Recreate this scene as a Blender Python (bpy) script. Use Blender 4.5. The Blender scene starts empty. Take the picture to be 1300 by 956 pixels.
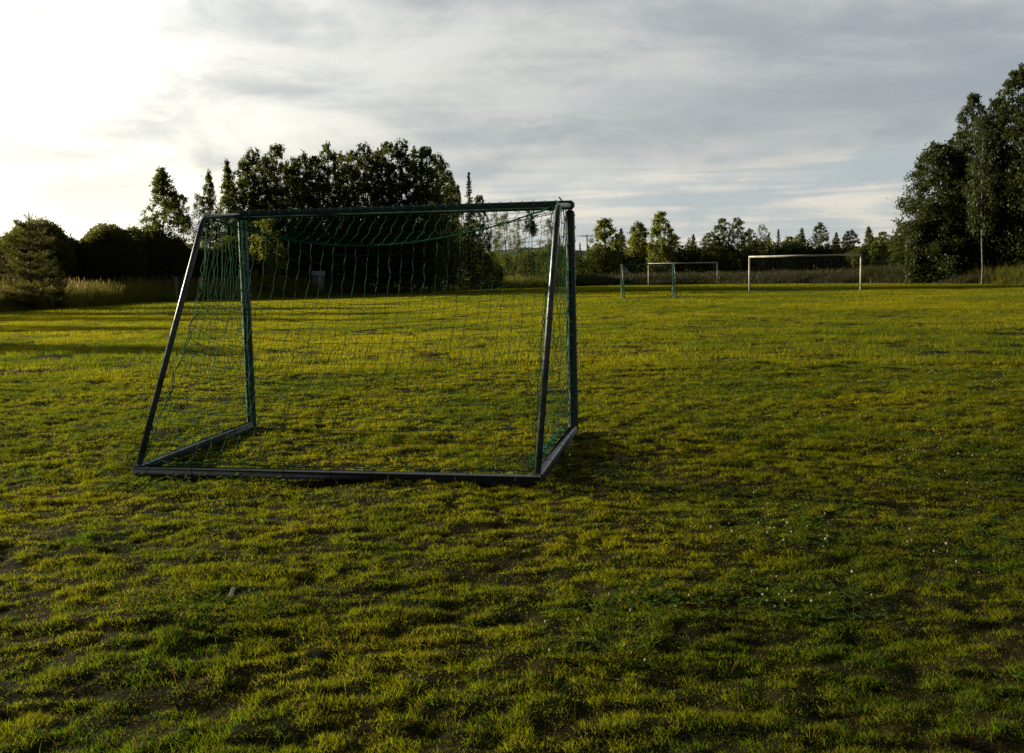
import bpy, math
import numpy as np
from mathutils import Matrix, Vector
R = math.radians
sc = bpy.context.scene
col = sc.collection
rng = np.random.default_rng(7)

# ------------------------------------------------------------------ camera, sky, sun, exposure
F_PX, PITCH, ROLL, CAM_H = 1260.9, 0.0652, -0.0170, 1.356
W_PX, PPX, PPY = 1300.0, 650.0, 433.0
cd = bpy.data.cameras.new('camera'); cam = bpy.data.objects.new('camera', cd); col.objects.link(cam); sc.camera = cam
cd.sensor_width = 36; cd.lens = F_PX / W_PX * 36; cd.shift_y = -(478 - PPY) / W_PX
cd.clip_start = .05; cd.clip_end = 12000
_F = np.array([0, math.cos(PITCH), -math.sin(PITCH)]); _U = np.array([0, math.sin(PITCH), math.cos(PITCH)]); _R = np.array([1., 0, 0])
_R2 = math.cos(ROLL) * _R + math.sin(ROLL) * _U; _U2 = -math.sin(ROLL) * _R + math.cos(ROLL) * _U
m = Matrix.Identity(4)
for i in range(3):
    m[i][0], m[i][1], m[i][2] = _R2[i], _U2[i], -_F[i]
m[2][3] = CAM_H
cam.matrix_world = m

def horizon(px): return 361.68 - 22.13 * px / 1300.
def wx(px, Y): return (px - PPX) / F_PX * Y * 1.0 + 0.0
def hgt(px, py, Y):                       # world height of the picture point (px,py) at distance Y
    return CAM_H + (horizon(px) - py) / F_PX * Y

SUN_AZ, SUN_EL = R(68), R(12)              # azimuth to the left of the view
sdir = Vector((-math.sin(SUN_AZ) * math.cos(SUN_EL), math.cos(SUN_AZ) * math.cos(SUN_EL), math.sin(SUN_EL)))
ld = bpy.data.lights.new('sun', 'SUN'); ld.energy = 5.0; ld.angle = R(0.6); ld.color = (1, .86, .60)
sun = bpy.data.objects.new('sun', ld); col.objects.link(sun); sun.rotation_euler = sdir.to_track_quat('Z', 'Y').to_euler()
sc.view_settings.view_transform = 'Standard'; sc.view_settings.look = 'None'; sc.view_settings.exposure = 0.66; sc.view_settings.gamma = 1
sc.view_settings.use_curve_mapping = False
sc.cycles.max_bounces = 6; sc.cycles.diffuse_bounces = 3; sc.cycles.transmission_bounces = 4; sc.cycles.transparent_max_bounces = 4
sc.cycles.glossy_bounces = 2

class NT:
    def __init__(s, nt): s.nt = nt; nt.nodes.clear()
    def n(s, t, **k):
        nd = s.nt.nodes.new(t)
        for a, v in k.items(): setattr(nd, a, v)
        return nd
    def l(s, a, b): s.nt.links.new(a, b)
    def put(s, sock, v):
        if hasattr(v, 'links') or isinstance(v, bpy.types.NodeSocket): s.l(v, sock)
        else: sock.default_value = v
    def math(s, op, a, b=0.0, c=0.0, clamp=False):
        nd = s.n('ShaderNodeMath', operation=op, use_clamp=clamp)
        for k, v in enumerate((a, b, c)): s.put(nd.inputs[k], v)
        return nd.outputs[0]
    def mix(s, f, a, b, mode='MIX'):
        nd = s.n('ShaderNodeMix', data_type='RGBA', blend_type=mode)
        s.put(nd.inputs[0], f); s.put(nd.inputs[6], a if not isinstance(a, tuple) else (*a, 1)); s.put(nd.inputs[7], b if not isinstance(b, tuple) else (*b, 1))
        return nd.outputs[2]
    def noise(s, vec, scale, detail=4, rough=.55, dist=0.0):
        nd = s.n('ShaderNodeTexNoise'); s.put(nd.inputs['Vector'], vec)
        nd.inputs['Scale'].default_value = scale; nd.inputs['Detail'].default_value = detail
        nd.inputs['Roughness'].default_value = rough; nd.inputs['Distortion'].default_value = dist
        return nd.outputs['Fac']
    def ramp(s, v, a, b, lo=0.0, hi=1.0):
        nd = s.n('ShaderNodeMapRange', interpolation_type='SMOOTHSTEP'); s.put(nd.inputs[0], v)
        for k, q in zip((1, 2, 3, 4), (a, b, lo, hi)): nd.inputs[k].default_value = q
        return nd.outputs[0]
    def comb(s, x, y, z):
        nd = s.n('ShaderNodeCombineXYZ')
        for k, v in enumerate((x, y, z)): s.put(nd.inputs[k], v)
        return nd.outputs[0]

world = bpy.data.worlds.new('World'); sc.world = world; world.use_nodes = True
t = NT(world.node_tree)
tc = t.n('ShaderNodeTexCoord'); D = tc.outputs['Generated']
sep = t.n('ShaderNodeSeparateXYZ'); t.l(D, sep.inputs[0]); dx, dy, dz = sep.outputs
sky = t.n('ShaderNodeTexSky', sky_type='NISHITA', sun_disc=False, sun_elevation=SUN_EL, sun_rotation=-SUN_AZ, air_density=1.0, dust_density=1.5, ozone_density=1.0)
skyc = t.mix(1.0, sky.outputs[0], (.09, .09, .09), 'MULTIPLY')
zc = t.math('MAXIMUM', dz, 0.0)
den = t.math('ADD', zc, 0.11)
az = t.math('ARCTAN2', dx, dy)                                   # azimuth, right positive
px_, py_ = t.math('DIVIDE', dx, den), t.math('DIVIDE', dy, den)
P = t.comb(px_, py_, 0.0)
P2 = t.comb(t.math('MULTIPLY', px_, .55), t.math('MULTIPLY', py_, 1.25), 3.7)
AE = t.comb(t.math('MULTIPLY', az, 2.6), t.math('MULTIPLY', dz, 6.5), 1.3)
n_big = t.noise(P2, .55, 3, .5, .4)
n_mid = t.noise(P2, 1.6, 6, .6, .6)
n_fine = t.noise(AE, 1.5, 8, .62, .3)
n_puff = t.noise(AE, 3.0, 9, .6, .5)
mixn = t.math('ADD', t.math('ADD', t.math('MULTIPLY', n_big, .25), t.math('MULTIPLY', n_mid, .20)), t.math('ADD', t.math('MULTIPLY', n_fine, .30), t.math('MULTIPLY', n_puff, .25)))
shade = t.ramp(mixn, .40, .58)                                   # 0 dark base, 1 lit cloud
deck = t.mix(shade, (.325, .362, .385), (.575, .57, .54))
bd = t.math('DIVIDE', t.math('SUBTRACT', t.math('ADD', dz, t.math('MULTIPLY', t.math('SUBTRACT', n_mid, .5), .10)), .165), .05)
bd = t.math('MULTIPLY', t.math('EXPONENT', t.math('MULTIPLY', t.math('MULTIPLY', bd, bd), -1.0)), t.ramp(az, -.10, .25))
deck = t.mix(t.math('MULTIPLY', bd, .75), deck, (.285, .322, .360))
# the band of thin lit cloud that runs low over the horizon, and its bright cream edges
bandline = t.math('ADD', t.math('MULTIPLY', az, .04), .105)
wob = t.math('MULTIPLY', t.math('SUBTRACT', t.noise(AE, 2.1, 3, .5), .5), .06)
below = t.ramp(t.math('ADD', t.math('SUBTRACT', bandline, dz), wob), -.012, .02)
streak_v = t.comb(t.math('MULTIPLY', az, 3.2), t.math('MULTIPLY', dz, 60.0), 8.0)
st = t.noise(streak_v, 1.0, 6, .6, .8)
pv = t.comb(t.math('MULTIPLY', az, 9.0), t.math('MULTIPLY', dz, 26.0), 5.0)
pn = t.noise(pv, 1.0, 7, .6, .3)
lown = t.math('ADD', t.math('MULTIPLY', st, .55), t.math('MULTIPLY', pn, .45))
low = t.mix(t.ramp(lown, .43, .60), (.40, .455, .48), (.72, .665, .58))
deck = t.mix(t.math('MULTIPLY', below, .8), deck, low)
# sunlit puffs high on the left and thin places where pale blue shows
gap = t.ramp(t.math('ADD', t.math('MULTIPLY', n_puff, .5), t.math('MULTIPLY', n_big, .5)), .5, .66)
deck = t.mix(t.math('MULTIPLY', gap, .30), deck, t.mix(.5, skyc, (.50, .56, .62)))
sdn = t.n('ShaderNodeVectorMath', operation='DOT_PRODUCT'); t.l(D, sdn.inputs[0]); sdn.inputs[1].default_value = tuple(Vector((-math.sin(R(41)) * math.cos(R(7)), math.cos(R(41)) * math.cos(R(7)), math.sin(R(7)))))
cosg = t.math('MAXIMUM', sdn.outputs['Value'], 0.0)
g1 = t.math('POWER', cosg, 17.0); g2 = t.math('POWER', cosg, 3.5)
puffm = t.math('MULTIPLY', t.ramp(n_puff, .36, .66, .72, 1.22), t.ramp(n_fine, .35, .65, .88, 1.10))
glow = t.math('MULTIPLY', t.math('ADD', t.math('MULTIPLY', g1, 1.35), t.math('MULTIPLY', g2, .16)), puffm)
glowc = t.mix(1.0, t.mix(t.ramp(dz, .0, .30), (1, .91, .66), (1, .97, .87)), t.comb(glow, glow, glow), 'MULTIPLY')
tot = t.mix(1.0, deck, glowc, 'ADD')
# added dimming of the unseen sky overhead and behind, to cut ambient light
unseen_dim = t.math('MULTIPLY', t.ramp(dz, .42, .75, 1.0, .22), t.ramp(dy, -.15, .55, .22, 1.0))
tot = t.mix(1.0, tot, t.comb(unseen_dim, unseen_dim, unseen_dim), 'MULTIPLY')
tot = t.mix(t.ramp(dz, -.05, .0), (.05, .055, .03), tot)
bg = t.n('ShaderNodeBackground'); t.l(tot, bg.inputs[0]); bg.inputs[1].default_value = .76
sky_only = t.n('ShaderNodeBackground'); t.l(sky.outputs[0], sky_only.inputs[0]); sky_only.inputs[1].default_value = 0.05
ad = t.n('ShaderNodeMixShader'); ad.inputs[0].default_value = .92; t.l(sky_only.outputs[0], ad.inputs[1]); t.l(bg.outputs[0], ad.inputs[2])
wo = t.n('ShaderNodeOutputWorld'); t.l(ad.outputs[0], wo.inputs[0])
world.cycles.sampling_method = 'MANUAL'; world.cycles.sample_map_resolution = 1024

# ------------------------------------------------------------------ helpers
def tag(o, label=None, cat=None, group=None, kind=None):
    if label: o['label'] = label
    if cat: o['category'] = cat
    if group: o['group'] = group
    if kind: o['kind'] = kind
    return o
def empty(name, loc=(0, 0, 0), rz=0, **k):
    o = bpy.data.objects.new(name, None); col.objects.link(o); o.location = loc; o.rotation_euler = (0, 0, rz); o.empty_display_size = .3
    return tag(o, **k)
def mesh_np(name, V, faces, mat, smooth=False, attr=None, nper=None):
    """faces: int array (n,k) or a list of such arrays."""
    V = np.asarray(V, np.float32)
    if not isinstance(faces, list): faces = [faces]
    faces = [np.asarray(f, np.int32) for f in faces if len(f)]
    me = bpy.data.meshes.new(name)
    me.vertices.add(len(V)); me.vertices.foreach_set('co', V.ravel())
    tot = np.concatenate([np.full(len(f), f.shape[1], np.int32) for f in faces])
    loops = np.concatenate([f.ravel() for f in faces])
    start = np.concatenate([[0], np.cumsum(tot)[:-1]]).astype(np.int32)
    me.loops.add(len(loops)); me.loops.foreach_set('vertex_index', loops)
    me.polygons.add(len(tot)); me.polygons.foreach_set('loop_start', start)
    if attr:
        for an, av in attr.items():
            a = me.attributes.new(an, 'FLOAT', 'POINT'); a.data.foreach_set('value', np.asarray(av, np.float32))
    if mat: me.materials.append(mat)
    me.update(calc_edges=True)
    if smooth: me.polygons.foreach_set('use_smooth', np.ones(len(tot), bool))
    me.validate()
    return me
def link(name, me, parent=None, **k):
    o = bpy.data.objects.new(name, me); col.objects.link(o)
    if parent: o.parent = parent
    return tag(o, **k)
class MB:
    def __init__(s): s.V = []; s.F = {}; s.n = 0
    def add(s, V, *Fs):
        V = np.asarray(V, float); s.V.append(V)
        for F in Fs:
            F = np.asarray(F, int)
            if len(F): s.F.setdefault(F.shape[1], []).append(F + s.n)
        s.n += len(V)
    def box(s, c, d, bevel=0.0, M=None):
        c = np.array(c, float); h = np.array(d, float) / 2; b = min(bevel, h.min() * .9)
        if b <= 0:
            V = np.array([[x, y, z] for z in (-1, 1) for y in (-1, 1) for x in (-1, 1)]) * h
            F = [[0, 2, 3, 1], [4, 5, 7, 6], [0, 1, 5, 4], [2, 6, 7, 3], [0, 4, 6, 2], [1, 3, 7, 5]]
            if M is not None: V = V @ M.T
            s.add(V + c, F); return
        V = []; idx = {}
        for sx in (-1, 1):
            for sy in (-1, 1):
                for sz in (-1, 1):
                    for a in range(3):
                        p = np.array([sx, sy, sz]) * (h - b); p[a] = [sx, sy, sz][a] * h[a]
                        idx[(sx, sy, sz, a)] = len(V); V.append(p)
        Q = []; T = []
        for a in range(3):
            b1, c1 = [k for k in range(3) if k != a]
            for sg in (-1, 1):
                cyc = [(-1, -1), (1, -1), (1, 1), (-1, 1)]
                q = []
                for u, v in cyc:
                    k = [0, 0, 0]; k[a] = sg; k[b1] = u; k[c1] = v; q.append(idx[(*k, a)])
                Q.append(q)
        for a in range(3):                       # edges parallel to axis a
            b1, c1 = [k for k in range(3) if k != a]
            for u in (-1, 1):
                for v in (-1, 1):
                    k0 = [0, 0, 0]; k0[a] = -1; k0[b1] = u; k0[c1] = v; k1 = list(k0); k1[a] = 1
                    Q.append([idx[(*k0, b1)], idx[(*k1, b1)], idx[(*k1, c1)], idx[(*k0, c1)]])
        for sx in (-1, 1):
            for sy in (-1, 1):
                for sz in (-1, 1): T.append([idx[(sx, sy, sz, a)] for a in range(3)])
        V = np.array(V)
        if M is not None: V = V @ M.T
        s.add(V + c, Q, T)
    def tube(s, pts, r, n=8, cap=True, closed=False):
        P_ = np.asarray(pts, float); k = len(P_); r = np.broadcast_to(np.asarray(r, float), (k,))
        if closed: tg = np.roll(P_, -1, 0) - np.roll(P_, 1, 0)
        else: tg = np.gradient(P_, axis=0)
        tg /= np.linalg.norm(tg, axis=1)[:, None] + 1e-12
        ref = np.array([0, 0, 1.]) if abs(tg[:, 2]).mean() < .8 else np.array([0, 1., 0])
        a = np.cross(tg, ref); a /= np.linalg.norm(a, axis=1)[:, None] + 1e-12; b = np.cross(tg, a)
        th = np.arange(n) / n * 2 * np.pi + np.pi / n
        V = P_[:, None] + r[:, None, None] * (np.cos(th)[None, :, None] * a[:, None] + np.sin(th)[None, :, None] * b[:, None])
        i = np.arange(k if closed else k - 1)[:, None]; j = np.arange(n)[None]
        i2 = (i + 1) % k; j2 = (j + 1) % n
        Q = np.stack([i * n + j, i * n + j2, i2 * n + j2, i2 * n + j], -1).reshape(-1, 4)
        s.add(V.reshape(-1, 3), Q)
        if cap and not closed:
            s.F.setdefault(n, []).append(np.array([list(range(n))[::-1]]) + s.n - k * n); s.F[n].append(np.array([list(range((k - 1) * n, k * n))]) + s.n - k * n)
    def build(s, name, mat, parent=None, smooth=False, **k):
        me = mesh_np(name, np.concatenate(s.V), [np.concatenate(f) for f in s.F.values()], mat, smooth)
        return link(name, me, parent, **k)

# lattice noise
_tab = rng.random((256, 256))
def vn(x, y, sc_, seed=0):
    x = np.asarray(x) / sc_ + 37.7 * seed; y = np.asarray(y) / sc_ + 91.3 * seed
    xi = np.floor(x).astype(int); yi = np.floor(y).astype(int); fx = x - xi; fy = y - yi
    fx = fx * fx * fx * (fx * (fx * 6 - 15) + 10); fy = fy * fy * fy * (fy * (fy * 6 - 15) + 10)
    g = lambda a, b: _tab[a & 255, b & 255]
    return (g(xi, yi) * (1 - fx) + g(xi + 1, yi) * fx) * (1 - fy) + (g(xi, yi + 1) * (1 - fx) + g(xi + 1, yi + 1) * fx) * fy
def sst(a, b, x):
    q = np.clip((x - a) / (b - a), 0, 1); return q * q * (3 - 2 * q)

# field edge: (picture x, distance)
EDGE = [(-900, 22), (-500, 30), (-200, 40), (0, 49), (100, 57), (200, 69), (300, 73), (400, 81), (500, 94), (600, 105), (740, 119), (900, 117), (1100, 99), (1300, 79), (1450, 66), (1900, 42), (2400, 30)]
EX = np.array([wx(a, b) / b for a, b in EDGE]); EY = np.array([b for a, b in EDGE], float)
def edge_y(slope): return np.interp(slope, EX, EY)
def terrain(x, y):
    x = np.asarray(x, float); y = np.asarray(y, float)
    r = np.hypot(x, y)
    z = -.06 * (1 - sst(7.0, 9.4, y))
    near = 1 - sst(25, 70, r)
    z = z + (vn(x, y, 4.1, 1) - .5) * .07 * (.35 + .65 * sst(0, 4, np.hypot(x + 1, y - 8)))
    z = z + ((vn(x, y, 1.25, 2) - .5) * .03 + (vn(x + .3 * y, y * 1.4, .38, 3) - .5) * (.024 + .046 * sst(5, 18, r)) + (vn(x, y * 1.4, .10, 4) - .5) * .030) * (.25 + .75 * near)
    z = z + (vn(x, y, 23, 5) - .5) * .16 * sst(12, 50, r)
    ey = edge_y(np.where(y > 1, x / np.maximum(y, 1), np.sign(x) * 3))
    out = np.where(y > 1, y - ey, 0)
    z = z + .45 * sst(0, 7, out) + sst(60, 1500, out) * 6 * vn(x, y, 260, 6)
    return z

# ------------------------------------------------------------------ materials
def mat_new(name):
    m_ = bpy.data.materials.new(name); m_.use_nodes = True; return m_, NT(m_.node_tree)
def leaf_mat(name, c1, c2, tr1, tr2, transl=.45, rough=.5, spec=.25, scale=.6, use_attr=False, dry=(.26, .20, .07)):
    m_, t = mat_new(name)
    g = t.n('ShaderNodeNewGeometry'); oi = t.n('ShaderNodeObjectInfo')
    n1 = t.noise(g.outputs['Position'], scale, 3)
    f = t.ramp(n1, .35, .65)
    f = t.math('ADD', t.math('MULTIPLY', f, .7), t.math('MULTIPLY', oi.outputs['Random'], .3))
    if use_attr:
        at = t.n('ShaderNodeAttribute', attribute_name='tint')
        f = t.math('ADD', t.math('MULTIPLY', f, .6), t.math('MULTIPLY', at.outputs['Fac'], .5), clamp=True)
    cd_ = t.mix(f, c1, c2); ct = t.mix(f, tr1, tr2)
    if use_attr:
        isdry = t.math('GREATER_THAN', at.outputs['Fac'], .93)
        cd_ = t.mix(isdry, cd_, dry); ct = t.mix(isdry, ct, tuple(1.15 * q for q in dry))
    p = t.n('ShaderNodeBsdfPrincipled'); t.put(p.inputs['Base Color'], cd_); p.inputs['Roughness'].default_value = rough; p.inputs['Specular IOR Level'].default_value = spec
    tl = t.n('ShaderNodeBsdfTranslucent'); t.put(tl.inputs[0], ct)
    mx = t.n('ShaderNodeMixShader'); mx.inputs[0].default_value = transl; t.l(p.outputs[0], mx.inputs[1]); t.l(tl.outputs[0], mx.inputs[2])
    o = t.n('ShaderNodeOutputMaterial'); t.l(mx.outputs[0], o.inputs[0])
    return m_
def solid(name, c, rough=.6, metal=0.0, var=.25, scale=6.0, bump=0.0, c2=None, spec=.4):
    m_, t = mat_new(name)
    tcn = t.n('ShaderNodeTexCoord'); n1 = t.noise(tcn.outputs['Object'], scale, 6, .6)
    cc = t.mix(t.ramp(n1, .35, .68), tuple(q * (1 - var) for q in c), c2 or tuple(min(1, q * (1 + var)) for q in c))
    p = t.n('ShaderNodeBsdfPrincipled'); t.put(p.inputs['Base Color'], cc); p.inputs['Roughness'].default_value = rough; p.inputs['Metallic'].default_value = metal; p.inputs['Specular IOR Level'].default_value = spec
    t.put(p.inputs['Roughness'], t.ramp(n1, .3, .7, max(rough - .12, 0), min(rough + .12, 1)))
    if bump:
        b = t.n('ShaderNodeBump'); b.inputs['Strength'].default_value = bump; b.inputs['Distance'].default_value = .01; t.put(b.inputs['Height'], t.noise(tcn.outputs['Object'], scale * 4, 5, .6)); t.l(b.outputs[0], p.inputs['Normal'])
    o = t.n('ShaderNodeOutputMaterial'); t.l(p.outputs[0], o.inputs[0])
    return m_

# grass: colour follows the sward itself (fresh, yellowish, clover and worn places)
def grass_mat():
    m_, t = mat_new('lawn_grass')
    g = t.n('ShaderNodeNewGeometry'); P_ = g.outputs['Position']
    at = t.n('ShaderNodeAttribute', attribute_name='tint'); A = at.outputs['Fac']
    big = t.ramp(t.noise(P_, .09, 3, .5, .6), .38, .62); mid = t.ramp(t.noise(P_, .55, 4, .6, .5), .36, .66); sm = t.ramp(t.noise(P_, 3.2, 4, .6), .35, .65)
    f = t.math('ADD', t.math('ADD', t.math('MULTIPLY', big, .35), t.math('MULTIPLY', mid, .35)), t.math('ADD', t.math('MULTIPLY', sm, .15), t.math('MULTIPLY', t.math('SUBTRACT', A, .4), .45)), clamp=True)
    cd_ = t.mix(f, (.030, .068, .006), (.150, .150, .006)); ct = t.mix(f, (.10, .22, .004), (.64, .56, .006))
    worn = t.math('MULTIPLY', t.ramp(t.noise(P_, 1.6, 5, .65, .8), .58, .72), .5)
    cd_ = t.mix(worn, cd_, (.115, .085, .020)); ct = t.mix(worn, ct, (.28, .19, .025))
    isdry = t.math('GREATER_THAN', A, .87)
    cd_ = t.mix(isdry, cd_, (.17, .105, .030)); ct = t.mix(isdry, ct, (.26, .15, .035))
    p = t.n('ShaderNodeBsdfPrincipled'); t.put(p.inputs['Base Color'], cd_); p.inputs['Roughness'].default_value = .65; p.inputs['Specular IOR Level'].default_value = .06
    tl = t.n('ShaderNodeBsdfTranslucent'); t.put(tl.inputs[0], ct)
    mx = t.n('ShaderNodeMixShader'); mx.inputs[0].default_value = .5; t.l(p.outputs[0], mx.inputs[1]); t.l(tl.outputs[0], mx.inputs[2])
    o = t.n('ShaderNodeOutputMaterial'); t.l(mx.outputs[0], o.inputs[0]); return m_
M_GRASS = grass_mat()
def ground_mat():
    m_, t = mat_new('turf_soil')
    g = t.n('ShaderNodeNewGeometry'); P_ = g.outputs['Position']
    n1 = t.ramp(t.noise(P_, 1.3, 6, .65), .35, .65); n2 = t.ramp(t.noise(P_, 14, 5, .65), .3, .7)
    cc = t.mix(n1, (.016, .020, .004), (.030, .022, .008)); cc = t.mix(t.math('MULTIPLY', n2, .5), cc, (.010, .013, .003))
    p = t.n('ShaderNodeBsdfPrincipled'); t.put(p.inputs['Base Color'], cc); p.inputs['Roughness'].default_value = .95; p.inputs['Specular IOR Level'].default_value = .05
    b = t.n('ShaderNodeBump'); b.inputs['Strength'].default_value = .8; b.inputs['Distance'].default_value = .03; t.put(b.inputs['Height'], t.noise(P_, 18, 6, .7)); t.l(b.outputs[0], p.inputs['Normal'])
    o = t.n('ShaderNodeOutputMaterial'); t.l(p.outputs[0], o.inputs[0]); return m_
M_GROUND = ground_mat()
M_FOREST_HILL = solid('hill_forest', (.045, .07, .075), .95, var=.3, scale=.02, spec=.05)  # the blue of distant haze is put into the forest colour

# ------------------------------------------------------------------ ground: one sheet to the horizon
def build_ground():
    rr = [0.0]; r = .6
    while r < 9000:
        rr.append(r); r *= 1.0125 if r < 200 else 1.05
    rr = np.array(rr[1:])
    th = np.concatenate([np.radians(np.arange(-42, 42.01, .28)), np.radians(np.arange(44, 317, 3.0))])
    A_, B_ = np.meshgrid(rr, th, indexing='ij')
    X = A_ * np.sin(B_); Y = A_ * np.cos(B_); Z = terrain(X, Y)
    n, k = A_.shape
    V = np.stack([X, Y, Z], -1).reshape(-1, 3); V = np.vstack([V, [[0, 0, float(terrain(0, 0))]]])
    i = np.arange(n - 1)[:, None]; j = np.arange(k)[None]; j2 = (j + 1) % k
    Q = np.stack([i * k + j, (i + 1) * k + j, (i + 1) * k + j2, i * k + j2], -1).reshape(-1, 4)
    jj = np.arange(k); T = np.stack([np.full(k, len(V) - 1), jj, (jj + 1) % k], -1)
    link('ground', mesh_np('ground', V, [Q, T[:, [0, 1, 2]]], M_GROUND, True), kind='structure')
build_ground()
def build_hills():
    a = np.radians(np.arange(-50, 50.1, .5)); rows = []
    for k, (rad, hh) in enumerate([(1900, 0), (2050, .35), (2300, .8), (2600, 1.0), (3000, .7), (3400, 0)]):
        H = 22 + 44 * vn(np.degrees(a) * 40, a * 0, 330, 8) + 26 * np.exp(-((np.degrees(a) - 0.5) / 4.5) ** 2)
        rows.append(np.stack([rad * np.sin(a), rad * np.cos(a), H * hh + vn(a * 2000, a * 0 + k * 50, 9, 9) * 5 * (hh > 0) - 1], -1))
    G = np.stack(rows); n, k = G.shape[:2]
    i = np.arange(n - 1)[:, None]; j = np.arange(k - 1)[None]
    Q = np.stack([i * k + j, i * k + j + 1, (i + 1) * k + j + 1, (i + 1) * k + j], -1).reshape(-1, 4)
    link('hills', mesh_np('hills', G.reshape(-1, 3), Q, M_FOREST_HILL, True), kind='structure')
build_hills()

# ------------------------------------------------------------------ grass
def blades(x, y, h, w, lean, segs=2, z=None, tint=None, yaw=None):
    """curved tapering blades, one row of quads ending in a tip triangle"""
    n = len(x); z = terrain(x, y) - .006 if z is None else z
    yaw = rng.random(n) * 2 * np.pi if yaw is None else yaw
    side = np.stack([np.cos(yaw), np.sin(yaw), np.zeros(n)], -1)
    la = rng.random(n) * 2 * np.pi; ld_ = np.stack([np.cos(la), np.sin(la), np.zeros(n)], -1)
    base = np.stack([x, y, z], -1); up = np.array([0, 0, 1.])
    out = []
    for k in range(segs + 1):
        q = k / segs
        c = base + up * (h * q * (1 - .25 * lean * q))[:, None] + ld_ * (h * lean * q ** 1.8)[:, None]
        if k == segs: out.append(c)
        else:
            ww = (w * (1 - .35 * q) / 2)[:, None]
            out += [c - side * ww, c + side * ww]
    V = np.stack(out, 1); nv = V.shape[1]
    b = (np.arange(n) * nv)[:, None]
    Q = [b + np.array([2 * k, 2 * k + 1, 2 * k + 3, 2 * k + 2]) for k in range(segs - 1)]
    Tt = b + np.array([2 * segs - 2, 2 * segs - 1, 2 * segs])
    tint = rng.random(n) if tint is None else tint
    return V.reshape(-1, 3), [np.concatenate(Q)] if segs > 1 else [], Tt, np.repeat(tint, nv)
def wedge(r0, r1, n, half=None, power=1.0):
    """points in the view wedge plus a margin; density ~ 1/r^(power)"""
    u = rng.random(n)
    r = r0 + (r1 - r0) * u if power == 1.0 else np.sqrt(r0 ** 2 + (r1 ** 2 - r0 ** 2) * u)
    hw = .62 + .9 / np.maximum(r, 1) if half is None else half
    s = (rng.random(n) * 2 - 1) * hw
    return s * r, r * 1.0
def height_map(x, y):
    a = vn(x + .25 * y, y * 1.3, .12, 11); b = vn(x, y, .8, 12); c = vn(x, y * 1.2, .05, 14)
    q = a * .45 + b * .12 + c * .43; return np.clip(.12 + 1.25 * sst(.32, .78, q), .10, 1.4)
def build_near_grass():
    n = 1700000
    x, y = wedge(2.5, 15.0, n)
    hm = height_map(x, y)
    worn = np.exp(-((x + 1.0) / 1.9) ** 2 - ((y - 6.9) / .8) ** 2) * sst(.3, .7, vn(x, y, .5, 77)); hm = hm * (1 - .5 * worn)
    keep = rng.random(n) < np.clip(.34 + .85 * hm, 0, 1) * (1 - .4 * worn)
    x, y, hm = x[keep], y[keep], hm[keep]; n = len(x)
    h = (.010 + (.018 + .009 * sst(5, 9, y)) * hm) * (.6 + .8 * rng.random(n))
    w = (.0021 + .0017 * rng.random(n)) * (1 + np.clip(y - 5, 0, 20) * .09)
    lean = .3 + .9 * rng.random(n) ** 1.2
    V, Q, T, tint = blades(x, y, h, w, lean, 2)
    # stragglers: taller thin stalks
    k = 3500; xs, ys = wedge(2.5, 15, k)
    V2, Q2, T2, t2 = blades(xs, ys, .045 + .06 * rng.random(k), np.full(k, .002), .2 + .5 * rng.random(k), 2, tint=np.where(rng.random(k) < .55, .97, .4))
    o = len(V)
    me = mesh_np('lawn_grass', np.vstack([V, V2]), [np.concatenate([Q[0], Q2[0] + o]), np.concatenate([T, T2 + o])], M_GRASS, True, {'tint': np.concatenate([tint, t2])})
    link('lawn_grass', me, label='short uneven grass with tussocks round the near goal', kind='stuff', cat='grass')
build_near_grass()

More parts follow.
